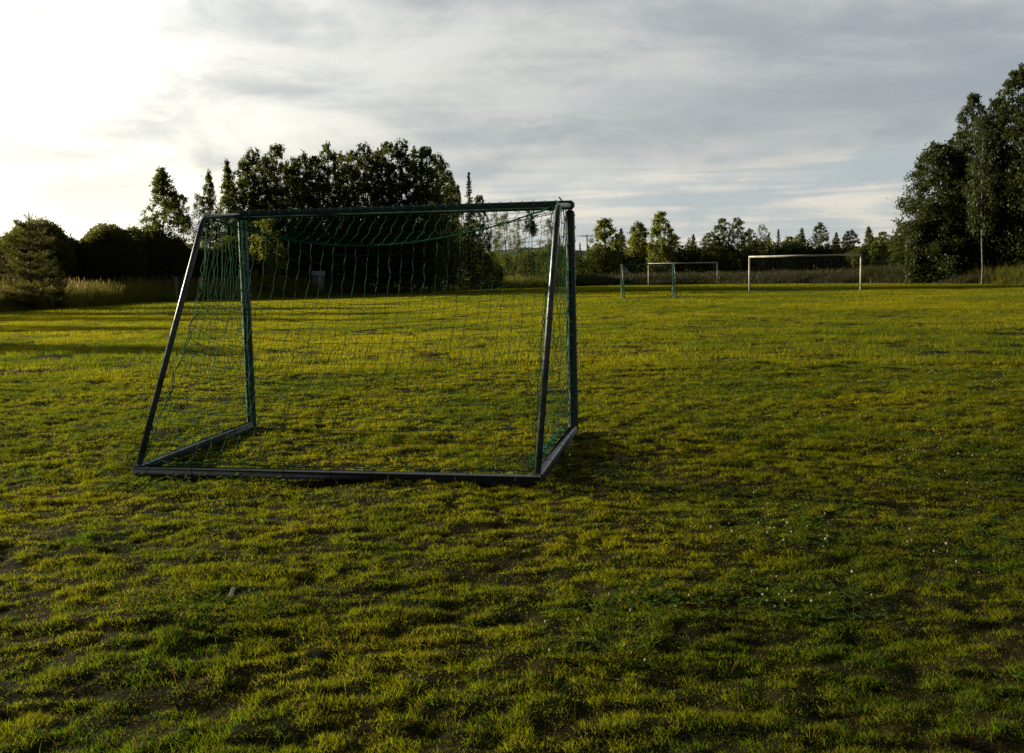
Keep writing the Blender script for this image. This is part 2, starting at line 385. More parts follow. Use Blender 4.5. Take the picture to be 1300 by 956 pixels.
def scatter_gn(name, pts, scl, idx, protos, tilt=None, **k):
    pc = bpy.data.collections.new(name + '_patches')
    for p in protos: pc.objects.link(p)
    me = bpy.data.meshes.new(name); me.vertices.add(len(pts)); me.vertices.foreach_set('co', np.asarray(pts, np.float32).ravel())
    rz = rng.random(len(pts)) * 2 * np.pi
    for an, av in (('rz', rz), ('scl', scl), ('sclz', tilt if tilt is not None else scl)):
        a = me.attributes.new(an, 'FLOAT', 'POINT'); a.data.foreach_set('value', np.asarray(av, np.float32))
    a = me.attributes.new('idx', 'INT', 'POINT'); a.data.foreach_set('value', np.asarray(idx, np.int32))
    o = link(name, me, **k)
    ng = bpy.data.node_groups.new(name, 'GeometryNodeTree')
    ng.interface.new_socket('Geometry', in_out='INPUT', socket_type='NodeSocketGeometry'); ng.interface.new_socket('Geometry', in_out='OUTPUT', socket_type='NodeSocketGeometry')
    N = ng.nodes; L = ng.links
    gi = N.new('NodeGroupInput'); go = N.new('NodeGroupOutput'); ip = N.new('GeometryNodeInstanceOnPoints'); ci = N.new('GeometryNodeCollectionInfo')
    ci.inputs['Collection'].default_value = pc; ci.inputs['Separate Children'].default_value = True; ci.inputs['Reset Children'].default_value = True
    def attr(nm, ty='FLOAT'):
        a_ = N.new('GeometryNodeInputNamedAttribute'); a_.data_type = ty; a_.inputs['Name'].default_value = nm; return a_.outputs['Attribute']
    L.new(gi.outputs[0], ip.inputs['Points']); L.new(ci.outputs[0], ip.inputs['Instance']); ip.inputs['Pick Instance'].default_value = True
    L.new(attr('idx', 'INT'), ip.inputs['Instance Index'])
    cx = N.new('ShaderNodeCombineXYZ'); L.new(attr('rz'), cx.inputs[2])
    er = N.new('FunctionNodeEulerToRotation'); L.new(cx.outputs[0], er.inputs[0]); L.new(er.outputs[0], ip.inputs['Rotation'])
    cs = N.new('ShaderNodeCombineXYZ'); a1 = attr('scl'); L.new(a1, cs.inputs[0]); L.new(a1, cs.inputs[1]); L.new(attr('sclz'), cs.inputs[2]); L.new(cs.outputs[0], ip.inputs['Scale'])
    L.new(ip.outputs[0], go.inputs[0])
    mod = o.modifiers.new('scatter', 'NODES'); mod.node_group = ng
    return o
def patch(name, radius, n, h0, h1, w, lean=.6, segs=2, mat=None):
    a = rng.random(n) * 2 * np.pi; r = radius * np.sqrt(rng.random(n)); x = r * np.cos(a); y = r * np.sin(a)
    hm = .5 + vn(x, y, radius * .5, rng.integers(1, 99))
    V, Q, T, tint = blades(x, y, (h0 + (h1 - h0) * rng.random(n)) * hm, np.full(n, w) * (.7 + .6 * rng.random(n)), lean * rng.random(n) + .1, segs, z=np.full(n, -.01))
    me = mesh_np(name, V, Q + [T], mat or M_GRASS, True, {'tint': tint})
    return bpy.data.objects.new(name, me)
def build_mid_grass():
    # 14-40 m and 40-125 m, inside the field edge
    for nm, r0, r1, cell, rad, nb, h, w, nv, lab in (('lawn_grass_middle', 14.2, 42, .40, .36, 330, (.022, .062), .006, 5, 'mown yellow green grass of the middle of the field'),
                                      ('lawn_grass_far', 41, 125, 1.2, 1.15, 320, (.03, .085), .02, 5, 'bright mown grass of the far half of the field')):
        protos = [patch('grass_patch', rad, nb, h[0], h[1], w) for _ in range(nv)]
        ys = np.arange(r0, r1, cell); P_ = []
        for y in ys:
            hw = (.60 if r1 < 50 else .62) * y + 1.5; xs = np.arange(-hw, hw, cell)
            P_.append(np.stack([xs + (rng.random(len(xs)) - .5) * cell, np.full(len(xs), y) + (rng.random(len(xs)) - .5) * cell], -1))
        P_ = np.concatenate(P_); x, y = P_[:, 0], P_[:, 1]
        k = y < edge_y(x / y) + 1.0; x, y = x[k], y[k]
        hm = .35 + 1.15 * height_map(x, y) if r1 < 50 else .5 + 1.1 * vn(x, y, 2.2, 15)
        scatter_gn(nm, np.stack([x, y, terrain(x, y)], -1), .9 + .3 * rng.random(len(x)), rng.integers(0, nv, len(x)), protos, hm, label=lab, kind='stuff', cat='grass')
build_mid_grass()

M_TALL = leaf_mat('meadow_grass', (.04, .065, .010), (.09, .10, .015), (.12, .18, .012), (.26, .25, .02), .5, use_attr=True, scale=.25, dry=(.24, .14, .06))
M_SEED = leaf_mat('seed_heads', (.16, .09, .04), (.22, .15, .06), (.2, .11, .05), (.3, .2, .08), .4, scale=.4)
M_WEED = leaf_mat('shaded_weed_stems', (.024, .034, .010), (.050, .046, .016), (.04, .06, .01), (.09, .08, .02), .3, use_attr=True, scale=.25, dry=(.085, .045, .025))  # weed brown darkened further, so the trees' shade is put into the colour
def build_tall_grass(s0=-.80, s1=.055, n=60000, name='tall_grass', mat=M_TALL, lab='tall unmown meadow grass along the left edge of the field'):
    s = rng.uniform(s0, s1, n)
    ey = edge_y(s); d = rng.random(n) ** 1.2 * 11 + .2 + (vn(s * 60, s * 0, 2.0, 21) - .5) * 2.0
    y = ey + d; x = s * y
    hm = .35 + .65 * sst(0, 3.0, d) + .35 * (vn(x, y, 1.7, 22) - .5)
    tall = np.where(s > 0.05, 1.12, 1.12) + .25 * (s > .35)
    h = hm * tall * (.6 + .6 * rng.random(n)); w = .018 + .02 * rng.random(n)
    V, Q, T, tint = blades(x, y, h, w, .15 + .45 * rng.random(n), 3, z=terrain(x, y) - .02)
    link(name, mesh_np(name, V, Q + [T], mat, True, {'tint': tint}), label=lab, kind='stuff', cat='grass')
build_tall_grass()
build_tall_grass(.045, .48, 62000, 'tall_weeds', M_WEED, 'brownish weeds coloured dark as if in tree shade, far edge behind the goals')
build_tall_grass(.47, .8, 16000, 'tall_weeds', M_TALL, 'bright green weeds at the foot of the tall right grove')
def build_seeds():
    n = 3800; s = rng.uniform(-.7, .7, n); s = np.where((s > .05) & (rng.random(n) < .93), -s * .8, s); d = 1.5 + rng.random(n) * 9; y = edge_y(s) + d; x = s * y
    clump = vn(x, y, 3.2, 23); k = clump > .42; x, y = x[k], y[k]; n = len(x)
    z0 = terrain(x, y) + (.75 + .5 * rng.random(n)) * np.where(x > 0, 1.1, 1.0)
    V, Q, T, _ = blades(x, y, .16 + .16 * rng.random(n), np.full(n, .05), .3 * rng.random(n), 2, z=z0)
    V2, Q2, T2, _ = blades(x, y, z0 - terrain(x, y) + .02, np.full(n, .014), np.full(n, .02), 2, z=terrain(x, y))
    o = len(V)
    link('seed_heads', mesh_np('seed_heads', np.vstack([V, V2]), [np.concatenate([Q[0], Q2[0] + o]), np.concatenate([T, T2 + o])], M_SEED, True), label='reddish seed heads standing above the meadow grass', kind='stuff', cat='grass')
build_seeds()

# white clover: trifoliate leaves in the greener places, and small round flower heads
M_CLOVER = leaf_mat('clover_leaf', (.05, .095, .008), (.075, .13, .012), (.12, .24, .008), (.18, .28, .01), .5, spec=.1, scale=3)
M_FLOWER = leaf_mat('clover_flower', (.36, .31, .22), (.50, .45, .36), (.35, .30, .20), (.4, .36, .26), .35, scale=9)
def clover_mask(x, y):
    side = sst(-1.0, 3.0, x + (y - 8) * .1) * .30
    return vn(x, y, 1.5, 31) * .6 + vn(x, y, .5, 32) * .4 + side * .55
def build_clover():
    n = 60000; x, y = wedge(2.6, 15, n); k = clover_mask(x, y) > .58; x, y = x[k], y[k]; n = len(x)
    z = terrain(x, y) + .02 + .035 * rng.random(n) * (.5 + height_map(x, y)); a0 = rng.random(n) * 6.28
    V = []; F = []
    tilt = (rng.random((n, 2)) - .5) * .9; sz = .0065 + .004 * rng.random(n)
    for q in range(3):
        a = a0 + q * 2.094; d = np.stack([np.cos(a), np.sin(a)], -1); pz = np.stack([-d[:, 1], d[:, 0]], -1)
        c = np.stack([x, y], -1)
        pts = [c, c + d * (sz * .9)[:, None] + pz * (sz * .75)[:, None], c + d * (sz * 1.9)[:, None], c + d * (sz * .9)[:, None] - pz * (sz * .75)[:, None]]
        for p_ in pts:
            off = p_ - c; V.append(np.concatenate([p_, (z + (off * tilt).sum(1) + .25 * np.hypot(off[:, 0], off[:, 1]))[:, None]], 1))
    V = np.stack(V, 1); b = (np.arange(n) * 12)[:, None]
    Q = np.concatenate([b + np.array([4 * q, 4 * q + 1, 4 * q + 2, 4 * q + 3]) for q in range(3)])
    link('clover_leaves', mesh_np('clover_leaves', V.reshape(-1, 3), Q, M_CLOVER), label='clover leaves growing through the grass on the right', kind='stuff', cat='clover')
    # flowers
    n = 9000; x, y = wedge(2.6, 30, n); s = x / y
    pr = np.clip((clover_mask(x, y) - .50) * 4.2, 0, 1) * np.where(s > 0, 1.0, .10) * sst(.46, .60, vn(x, y, .8, 35))
    k = rng.random(n) < pr; x, y = x[k], y[k]; n = len(x)
    z = terrain(x, y) + .035 + .05 * rng.random(n); r = .005 + .005 * rng.random(n)
    ico = np.array([[0, 0, 1.]] + [[.9 * math.cos(q * 1.2566), .9 * math.sin(q * 1.2566), .35] for q in range(5)] + [[.8 * math.cos(q * 1.2566 + .6), .8 * math.sin(q * 1.2566 + .6), -.35] for q in range(5)] + [[0, 0, -.8]])
    Fi = [[0, 1 + q, 1 + (q + 1) % 5] for q in range(5)] + [[1 + q, 6 + q, 1 + (q + 1) % 5] for q in range(5)] + [[6 + q, 6 + (q + 1) % 5, 1 + (q + 1) % 5] for q in range(5)] + [[11, 6 + (q + 1) % 5, 6 + q] for q in range(5)]
    jit = 1 + .5 * (rng.random((n, 12, 1)) - .5)
    V = np.stack([x, y, z], -1)[:, None] + ico[None] * r[:, None, None] * jit
    T = ((np.arange(n) * 12)[:, None, None] + np.array(Fi)[None]).reshape(-1, 3)
    V2, Q2, T2, _ = blades(x, y, z - terrain(x, y), np.full(n, .0016), np.zeros(n), 1, z=terrain(x, y))
    link('clover_flowers', mesh_np('clover_flowers', V.reshape(-1, 3), T, M_FLOWER), label='small white clover flowers dotted over the right of the lawn', kind='stuff', cat='flowers')
build_clover()

# a curled pale leaf on the grass, front left
def build_litter():
    mb = MB(); u = np.linspace(-1, 1, 11); v = np.linspace(-1, 1, 5); G = []
    for a in u:
        for b in v:
            w = .020 * math.sqrt(max(0, 1 - a * a)) * b + .006 * math.sin(a * 2)
            G.append([a * .042, w, .018 * (b * b) * (1 - a * a) + .016 * a * a + .004 * math.sin(5 * a)])
    G = np.array(G); n = 5
    Q = np.array([[i * n + j, (i + 1) * n + j, (i + 1) * n + j + 1, i * n + j + 1] for i in range(10) for j in range(4)])
    mb.add(G, Q)
    Y = 3.95; X = wx(284, Y) ; Y = 4.25; X = wx(284, Y)
    m_ = leaf_mat('pale_leaf', (.80, .77, .70), (.88, .86, .80), (.7, .66, .55), (.7, .66, .5), .25, scale=40)
    o = mb.build('fallen_leaf', m_, smooth=True, label='small curled whitish leaf lying on the grass at the front left', cat='leaf')
    o.location = (X, Y, float(terrain(X, Y)) + .07); o.rotation_euler = (.6, -.9, .4); o.scale = (.62, .62, .62)
    s = o.modifiers.new('thickness', 'SOLIDIFY'); s.thickness = .0012
build_litter()

# ------------------------------------------------------------------ the goals
M_GREENPAINT = solid('worn_green_paint', (.022, .050, .042), .38, 0, .35, 9, .15, spec=.5)
M_STEEL = solid('weathered_galvanised_steel', (.10, .12, .13), .34, .4, .35, 7, .1)
M_RAIL = solid('grey_painted_rail', (.34, .36, .36), .22, 1.0, .35, 8, .0)
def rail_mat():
    m_, t = mat_new('rail_lit_top_paint')
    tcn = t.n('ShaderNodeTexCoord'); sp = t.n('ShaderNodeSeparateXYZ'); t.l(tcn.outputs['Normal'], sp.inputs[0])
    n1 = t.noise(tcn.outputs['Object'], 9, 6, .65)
    top = t.math('MULTIPLY', t.ramp(sp.outputs[2], .5, .9), t.ramp(n1, .30, .48, .55, 1.0))  # sky light on top and shade on the sides put into the colour
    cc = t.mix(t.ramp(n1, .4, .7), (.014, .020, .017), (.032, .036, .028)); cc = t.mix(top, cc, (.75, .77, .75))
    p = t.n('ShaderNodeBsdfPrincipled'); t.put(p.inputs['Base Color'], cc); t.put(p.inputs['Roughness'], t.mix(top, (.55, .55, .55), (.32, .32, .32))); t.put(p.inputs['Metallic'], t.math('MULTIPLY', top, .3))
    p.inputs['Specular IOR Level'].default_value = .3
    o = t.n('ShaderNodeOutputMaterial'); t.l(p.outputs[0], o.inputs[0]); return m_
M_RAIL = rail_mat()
M_NET = leaf_mat('green_net_cord', (.010, .12, .055), (.02, .17, .085), (.02, .12, .05), (.03, .16, .07), .1, .75, .15, 5)
M_TIE = solid('black_tie', (.012, .014, .014), .5)
M_WHITE = solid('white_painted_steel', (.62, .60, .55), .4, 0, .15, 5)
M_NETGREY = solid('grey_net_cord', (.05, .06, .05), .6)

def smooth_path(pts, n=6, rad=.12):
    P_ = [np.array(p, float) for p in pts]; out = [P_[0]]
    for a, b, c in zip(P_, P_[1:], P_[2:]):
        d1 = (a - b) / np.linalg.norm(a - b); d2 = (c - b) / np.linalg.norm(c - b)
        s, e = b + d1 * rad, b + d2 * rad
        for q in np.linspace(0, 1, n): out.append((1 - q) ** 2 * s + 2 * q * (1 - q) * b + q * q * e)
    out.append(P_[-1]); return np.array(out)

def make_goal(name, label, W=2.99, H=2.0, D=1.88, d=.70, cell=.10, coarse=False):
    r = np.random.default_rng(5)
    g = empty(name, label=label, cat='football goal', group='small green goals with nets')
    PW = .076
    for s in (0, 1):
        mb = MB(); mb.box((s * W, 0, (H - PW) / 2), (PW, PW, H - PW - .004), .022); mb.build('post', M_GREENPAINT, g, True)
    mb = MB(); mb.box((W / 2, 0, H - PW / 2), (W + PW, PW + .004, PW), .022); mb.build('crossbar', M_GREENPAINT, g, True)
    for s in (0, 1):
        x = s * W; xi = x + (.0)
        path = smooth_path([(xi, -.045, H - .045), (xi, -d, H - .045 - .03), (xi, -D + .02, .075)], 8, .09)
        mb = MB(); mb.tube(path, .0235, 12); mb.build('rear_stay', M_STEEL, g, True)
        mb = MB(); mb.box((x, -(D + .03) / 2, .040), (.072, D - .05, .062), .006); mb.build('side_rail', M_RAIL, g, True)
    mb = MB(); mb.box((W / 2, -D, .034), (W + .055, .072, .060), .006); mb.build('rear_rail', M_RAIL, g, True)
    # net -------------------------------------------------------
    nu = int(round(W / cell)); nt = 21; ns = 14
    us = np.linspace(0, 1, nu + 1); ts = np.linspace(0, 1, nt + 1)
    U_, T_ = np.meshgrid(us, ts, indexing='ij')
    def rope(u):
        sag = 4 * u * (1 - u)
        skew = sag * (1 - .25 * (u - .5))
        return np.stack([.03 + u * (W - .06), -d + .10 * sag, H - .075 - .27 * skew], -1)
    def back(u, tt):
        Rp = rope(u); Q = np.stack([.03 + u * (W - .06), np.full_like(u, -D + .02), np.full_like(u, .085)], -1)
        y = Rp[..., 1] + (Q[..., 1] - Rp[..., 1]) * tt ** 1.25
        z = Rp[..., 2] + (Q[..., 2] - Rp[..., 2]) * tt - .03 * np.sin(np.pi * tt) * 4 * u * (1 - u)
        edge = (1 - sst(0, .09, u)) - sst(.91, 1.0, u)
        x = Rp[..., 0] + edge * .03 * np.sin(np.pi * tt)
        y = y + (.04 + .09 * sst(0, .25, u) * sst(0, .25, 1 - u)) * np.sin(np.pi * np.clip(tt, 0, 1)) + .02 * np.sin(9 * u + 5 * tt)
        return np.stack([x, y, z], -1)
    G = back(U_, T_)
    J = (r.random(G.shape) - .5) * np.array([.010, .02, .008]); J[:, 0] *= .2; J[:, -1] = 0
    alt = ((np.arange(nu + 1)[:, None] + np.arange(nt + 1)[None]) % 2 - .5) * .010
    J[..., 0] += alt * (T_ > 0) * (T_ < 1)
    G = G + J
    mb = MB(); rad = .0023 if not coarse else .0028
    def strand(P_, rr=rad, sub=3, w=.003):
        P_ = np.asarray(P_)
        if not coarse:
            k = len(P_); q = np.linspace(0, k - 1, (k - 1) * sub + 1); P_ = np.stack([np.interp(q, np.arange(k), P_[:, c]) for c in range(3)], -1)
            m_ = (np.arange(len(P_)) % sub != 0)[:, None]; P_ = P_ + (r.random(P_.shape) - .5) * w * m_
        mb.tube(P_, rr, 4, cap=False)
    for i in range(nu + 1): strand(G[i])
    for j in range(1, nt + 1): strand(G[:, j], w=.004)
    # top panel, crossbar to rope
    for i in range(nu + 1):
        a = np.array([us[i] * (W - .06) + .03, -.045, H - .05]); b = G[i, 0]
        pp = np.array([a + (b - a) * q + np.array([(k % 2 - .5) * .02, 0, -.05 * math.sin(math.pi * q)]) for k, q in enumerate(np.linspace(0, 1, 7))])
        strand(pp)
    for q in (1 / 6, 2 / 6, 3 / 6, 4 / 6, 5 / 6):
        a = np.stack([us * (W - .06) + .03, np.full_like(us, -.045), np.full_like(us, H - .05)], -1)
        pp = a + (G[:, 0] - a) * q; pp[:, 2] -= .05 * math.sin(math.pi * q); pp[:, 0] += (np.arange(nu + 1) % 2 - .5) * .02
        strand(pp)
    # side panels
    for s in (0, 1):
        edge = G[0 if s == 0 else -1]
        zp = H - .09 - (H - .17) * ts; zp = zp - .17 * np.sin(np.pi * ts) ** 1.2
        post = np.stack([np.full_like(ts, s * W + (.03 if s == 0 else -.03)), np.full_like(ts, -.055), zp], -1)
        S = np.linspace(0, 1, ns + 1)
        Sd = post[None] + (edge - post)[None] * S[:, None, None]
        Sd[..., 2] -= (.09 * np.sin(np.pi * S)[:, None] * np.sin(np.pi * ts)[None])
        Sd[..., 0] += (r.random(Sd.shape[:2]) - .5) * .05 * np.sin(np.pi * S)[:, None]
        jj = (r.random(Sd.shape) - .5) * .022; jj[0] *= .6; jj[-1] = 0; Sd = Sd + jj
        for i in range(ns): strand(Sd[i])
        for j in range(nt + 1): strand(Sd[:, j])
        for q in range(4):                      # gathered edge cords along the post
            pp = post + (r.random(post.shape) - .5) * np.array([.03, .02, .02]); strand(pp, rad * 1.2)
        for q in range(3):                      # loose scalloped edge down the stay
            pp = edge + (r.random(edge.shape) - .5) * np.array([.05, .05, .015]); pp[0] = edge[0]; pp[-1] = edge[-1]; strand(pp, rad * 1.3)
    if not coarse:                              # knots
        K = G.reshape(-1, 3); o_ = np.array([[1, 0, 0], [-1, 0, 0], [0, 1, 0], [0, -1, 0], [0, 0, 1], [0, 0, -1.]]) * .0042
        Vk = (K[:, None] + o_[None]).reshape(-1, 3)
        f8 = np.array([[0, 2, 4], [2, 1, 4], [1, 3, 4], [3, 0, 4], [2, 0, 5], [1, 2, 5], [3, 1, 5], [0, 3, 5]])
        mb.add(Vk, (np.arange(len(K))[:, None, None] * 6 + f8[None]).reshape(-1, 3))
    # slack net lying in folds along the right rail and the rear rail
    if not coarse:
        for q in range(7):
            yy = np.linspace(-.25, -D + .1, 22); pp = np.stack([np.full(22, W - .05) + (r.random(22) - .5) * .08, yy, .075 + r.random(22) * .05], -1); strand(pp, rad * 1.2, w=.015)
        for q in range(3):
            xx = np.linspace(.05, W - .05, 50); pp = np.stack([xx, -D + .05 + (r.random(50) - .5) * .04, .07 + r.random(50) * .03], -1); strand(pp, rad * 1.2, w=.012)
    net = mb.build('net', M_NET, g)
    # rope that carries the rear top edge of the net
    mb = MB(); u = np.linspace(0, 1, 50); mb.tube(rope(u) + (r.random((50, 3)) - .5) * .004, .0065 if not coarse else .007, 6); mb.build('support_rope', M_NET, g, True)
    # lacing cord wound round the crossbar and posts
    mb = MB()
    th = np.linspace(0, 2 * math.pi * 30, 30 * 14); rr_ = .054 + .004 * np.sin(th * 3.3)
    def sq(th, rr_):                            # follows the square section
        c, s_ = np.cos(th), np.sin(th); k = 1 / np.maximum(np.abs(c), np.abs(s_)); k = np.minimum(k, 1.22); return c * k * .0445, s_ * k * .0445
    a, b = sq(th, rr_); xx = np.linspace(.05, W - .05, len(th)); mb.tube(np.stack([xx, a, H - PW / 2 + b], -1), rad * 1.1, 5)
    for s in (0, 1):
        th = np.linspace(0, 2 * math.pi * 16, 16 * 14); a, b = sq(th, 0); zz = np.linspace(.12, H - .12, len(th)); mb.tube(np.stack([s * W + a, b, zz], -1), rad * 1.1, 5)
    mb.build('lacing_cord', M_NET, g)
    if not coarse:
        P_ = []
        A_ = np.array([0, -d - .02, H - .08]); B_ = np.array([0, -D + .03, .09])
        for s in (0, 1):
            for q in (.08, .27, .46, .62, .80, .96):
                c = A_ + (B_ - A_) * q + [s * W, 0, 0]; P_.append((c, (B_ - A_) / np.linalg.norm(B_ - A_), .0255, 1))
        for k in range(9): P_.append((np.array([.12 + k * (W - .24) / 8 + r.uniform(-.03, .03), -D, .034]), np.array([1., 0, 0]), .038, 0))
        for s in (0, 1):
            for k in range(3): P_.append((np.array([s * W, -.4 - k * .5 + r.uniform(-.03, .03), .040]), np.array([0, 1., 0]), .038, 0))
        for c, ax, rr_, rnd in P_:
            u_ = np.cross(ax, [0, 0, 1.] if abs(ax[2]) < .9 else [1., 0, 0]); u_ /= np.linalg.norm(u_); v_ = np.cross(ax, u_)
            th = np.linspace(0, 2 * math.pi, 25)[:-1]
            k = 1.0 if rnd else np.minimum(1 / np.maximum(np.abs(np.cos(th)), np.abs(np.sin(th))), 1.3)
            pp = c + (np.cos(th) * k * rr_)[:, None] * u_ + (np.sin(th) * k * rr_)[:, None] * v_ + (np.sin(th)[:, None] * .006) * ax
            mb = MB(); mb.tube(pp, .0022, 5, closed=True); mb.build('net_tie', M_TIE, g)
        mb = MB(); mb.tube([(W - .045, -.05, H - .02), (W - .085, -.06, H + .03)], .006, 6); mb.tube([(W - .07, -.06, H - .005), (W - .1, -.055, H - .02)], .006, 6); mb.build('cord_knot', M_NET, g)
    return g
goal = make_goal('small_goal', 'nearest green framed goal with slack green net, seen from behind on the grass')
goal.location = (-2.414, 9.097, -.012)
goal.rotation_mode = 'XYZ'; goal.rotation_euler = (Matrix.Rotation(-.195, 3, 'Z') @ Matrix.Rotation(.026, 3, 'X')).to_euler()
g2 = make_goal('small_goal', 'small green netted goal far off, in front of the leftmost white goal', coarse=True, cell=.2)
g2.location = (6.514, 58.56, float(terrain(8, 58)) - .03); g2.rotation_euler = (0, 0, -.04)

def big_goal(loc, yaw, label):
    W, H, D = 7.32, 2.44, .7
    g = empty('big_goal', loc, yaw, label=label, cat='football goal', group='full size white goals')
    for s in (0, 1):
        mb = MB(); mb.tube([(s * W, 0, -.05), (s * W, 0, H - .055)], .06, 14); mb.build('post', M_WHITE, g, True)
        mb = MB(); mb.tube(smooth_path([(s * W, .06, H - .06), (s * W, .22, H - .08), (s * W, D, 0)], 6, .1), .028, 8); mb.build('rear_stay', M_WHITE, g, True)
    mb = MB(); mb.tube([(-.05, 0, H), (W + .05, 0, H)], .06, 14); mb.build('crossbar', M_WHITE, g, True)
    mb = MB(); mb.tube([(.02, D, .03), (W - .02, D, .03)], .024, 8); mb.build('rear_rail', M_STEEL, g, True)
    mb = MB(); r = np.random.default_rng(9)
    for x in np.arange(.03, W, .16): mb.tube([(x, .06, H - .02), (x + r.uniform(-.02, .02), .25, H - .22), (x + r.uniform(-.03, .03), .45, 1.1), (x, D, .04)], .0022, 3, cap=False)
    for z, y in ((.3, .62), (.6, .56), (.9, .50), (1.2, .43), (1.5, .37), (1.8, .32), (2.1, .27)):
        xx = np.linspace(0, W, 30); mb.tube(np.stack([xx, np.full(30, y) + r.uniform(-.02, .02, 30), z - .05 * np.sin(xx * 1.7)], -1), .004, 3, cap=False)
    mb.build('net', M_NETGREY, g)
p1, p2 = np.array([16.536, 68.996]), np.array([23.678, 67.184])
big_goal((p1[0], p1[1], float(terrain(*p1)) * .5), math.atan2(p2[1] - p1[1], p2[0] - p1[0]), 'largest looking white goal, alone on the right near the trees')
p1, p2 = np.array([14.945, 108.07]), np.array([22.187, 106.875])
big_goal((p1[0], p1[1], float(terrain(*p1)) * .5), math.atan2(p2[1] - p1[1], p2[0] - p1[0]), 'farthest white goal, half overlapped by the small green goal')

# ------------------------------------------------------------------ trees
M_BARK = solid('grey_brown_bark', (.07, .055, .04), .9, 0, .4, 5, .5, spec=.1)
M_BIRCH = solid('white_birch_bark', (.32, .31, .27), .8, 0, .3, 3, .3, c2=(.10, .09, .08), spec=.1)
M_PINEBARK = solid('pine_bark', (.10, .06, .035), .9, 0, .4, 5, .5, spec=.1)
L_DARK = leaf_mat('dark_leaves', (.040, .064, .013), (.070, .088, .018), (.07, .12, .01), (.18, .20, .015), .42, scale=.5, use_attr=True, dry=(.07, .085, .02))
L_MID = leaf_mat('green_leaves', (.045, .070, .013), (.085, .098, .018), (.10, .16, .010), (.24, .24, .015), .45, scale=.5, use_attr=True, dry=(.10, .11, .025))
L_DEEP = leaf_mat('deep_green_leaves', (.026, .044, .011), (.048, .062, .014), (.04, .075, .008), (.11, .13, .012), .35, scale=.5, use_attr=True, dry=(.07, .08, .02))
L_PALE = leaf_mat('fresh_leaves', (.075, .105, .018), (.13, .14, .025), (.16, .22, .02), (.30, .30, .03), .5, scale=.5, use_attr=True, dry=(.15, .15, .03))
L_NEEDLE = leaf_mat('conifer_needles', (.022, .040, .016), (.042, .058, .020), (.03, .05, .01), (.05, .07, .015), .2, scale=.7, use_attr=True, dry=(.05, .05, .02))
L_PINE = leaf_mat('young_pine_needles', (.045, .060, .018), (.085, .088, .022), (.10, .12, .015), (.20, .18, .02), .4, scale=.7, use_attr=True, dry=(.12, .11, .04))
L_WILLOW = leaf_mat('willow_leaves', (.050, .066, .013), (.085, .092, .018), (.12, .15, .012), (.24, .24, .018), .45, scale=.4, use_attr=True, dry=(.07, .08, .02))

def leaf_quads(C, size, r, aspect=.6, flat=.0):
    n = len(C); a = r.normal(size=(n, 3)); a[:, 2] *= (1 - flat); a /= np.linalg.norm(a, axis=1)[:, None]
    b = np.cross(a, r.normal(size=(n, 3))); b /= np.linalg.norm(b, axis=1)[:, None] + 1e-9
    s = (size * (.6 + .8 * r.random(n)))[:, None] / 2
    V = np.stack([C - a * s, C + b * s * aspect + a * s * .15, C + a * s, C - b * s * aspect + a * s * .15], 1)
    Q = np.arange(n * 4).reshape(n, 4); return V.reshape(-1, 3), Q, np.repeat(r.random(n), 4)
def profile(kind, q):
    # crown radius (of 1) at relative crown height q (0 bottom, 1 top)
    if kind == 'column': return np.interp(q, [0, .12, .35, .6, .85, 1], [.6, .95, 1, .94, .70, .22])
    if kind == 'pyramid': return np.interp(q, [0, .1, .3, .6, .85, 1], [.7, 1, .92, .6, .3, .03])
    if kind == 'round': return np.interp(q, [0, .15, .45, .75, .92, 1], [.55, .85, 1, .85, .5, .2])
    if kind == 'high': return np.interp(q, [0, .3, .6, .85, 1], [.5, 1, 1, .75, .25])
    return np.interp(q, [0, .1, 1], [.8, 1, .02])
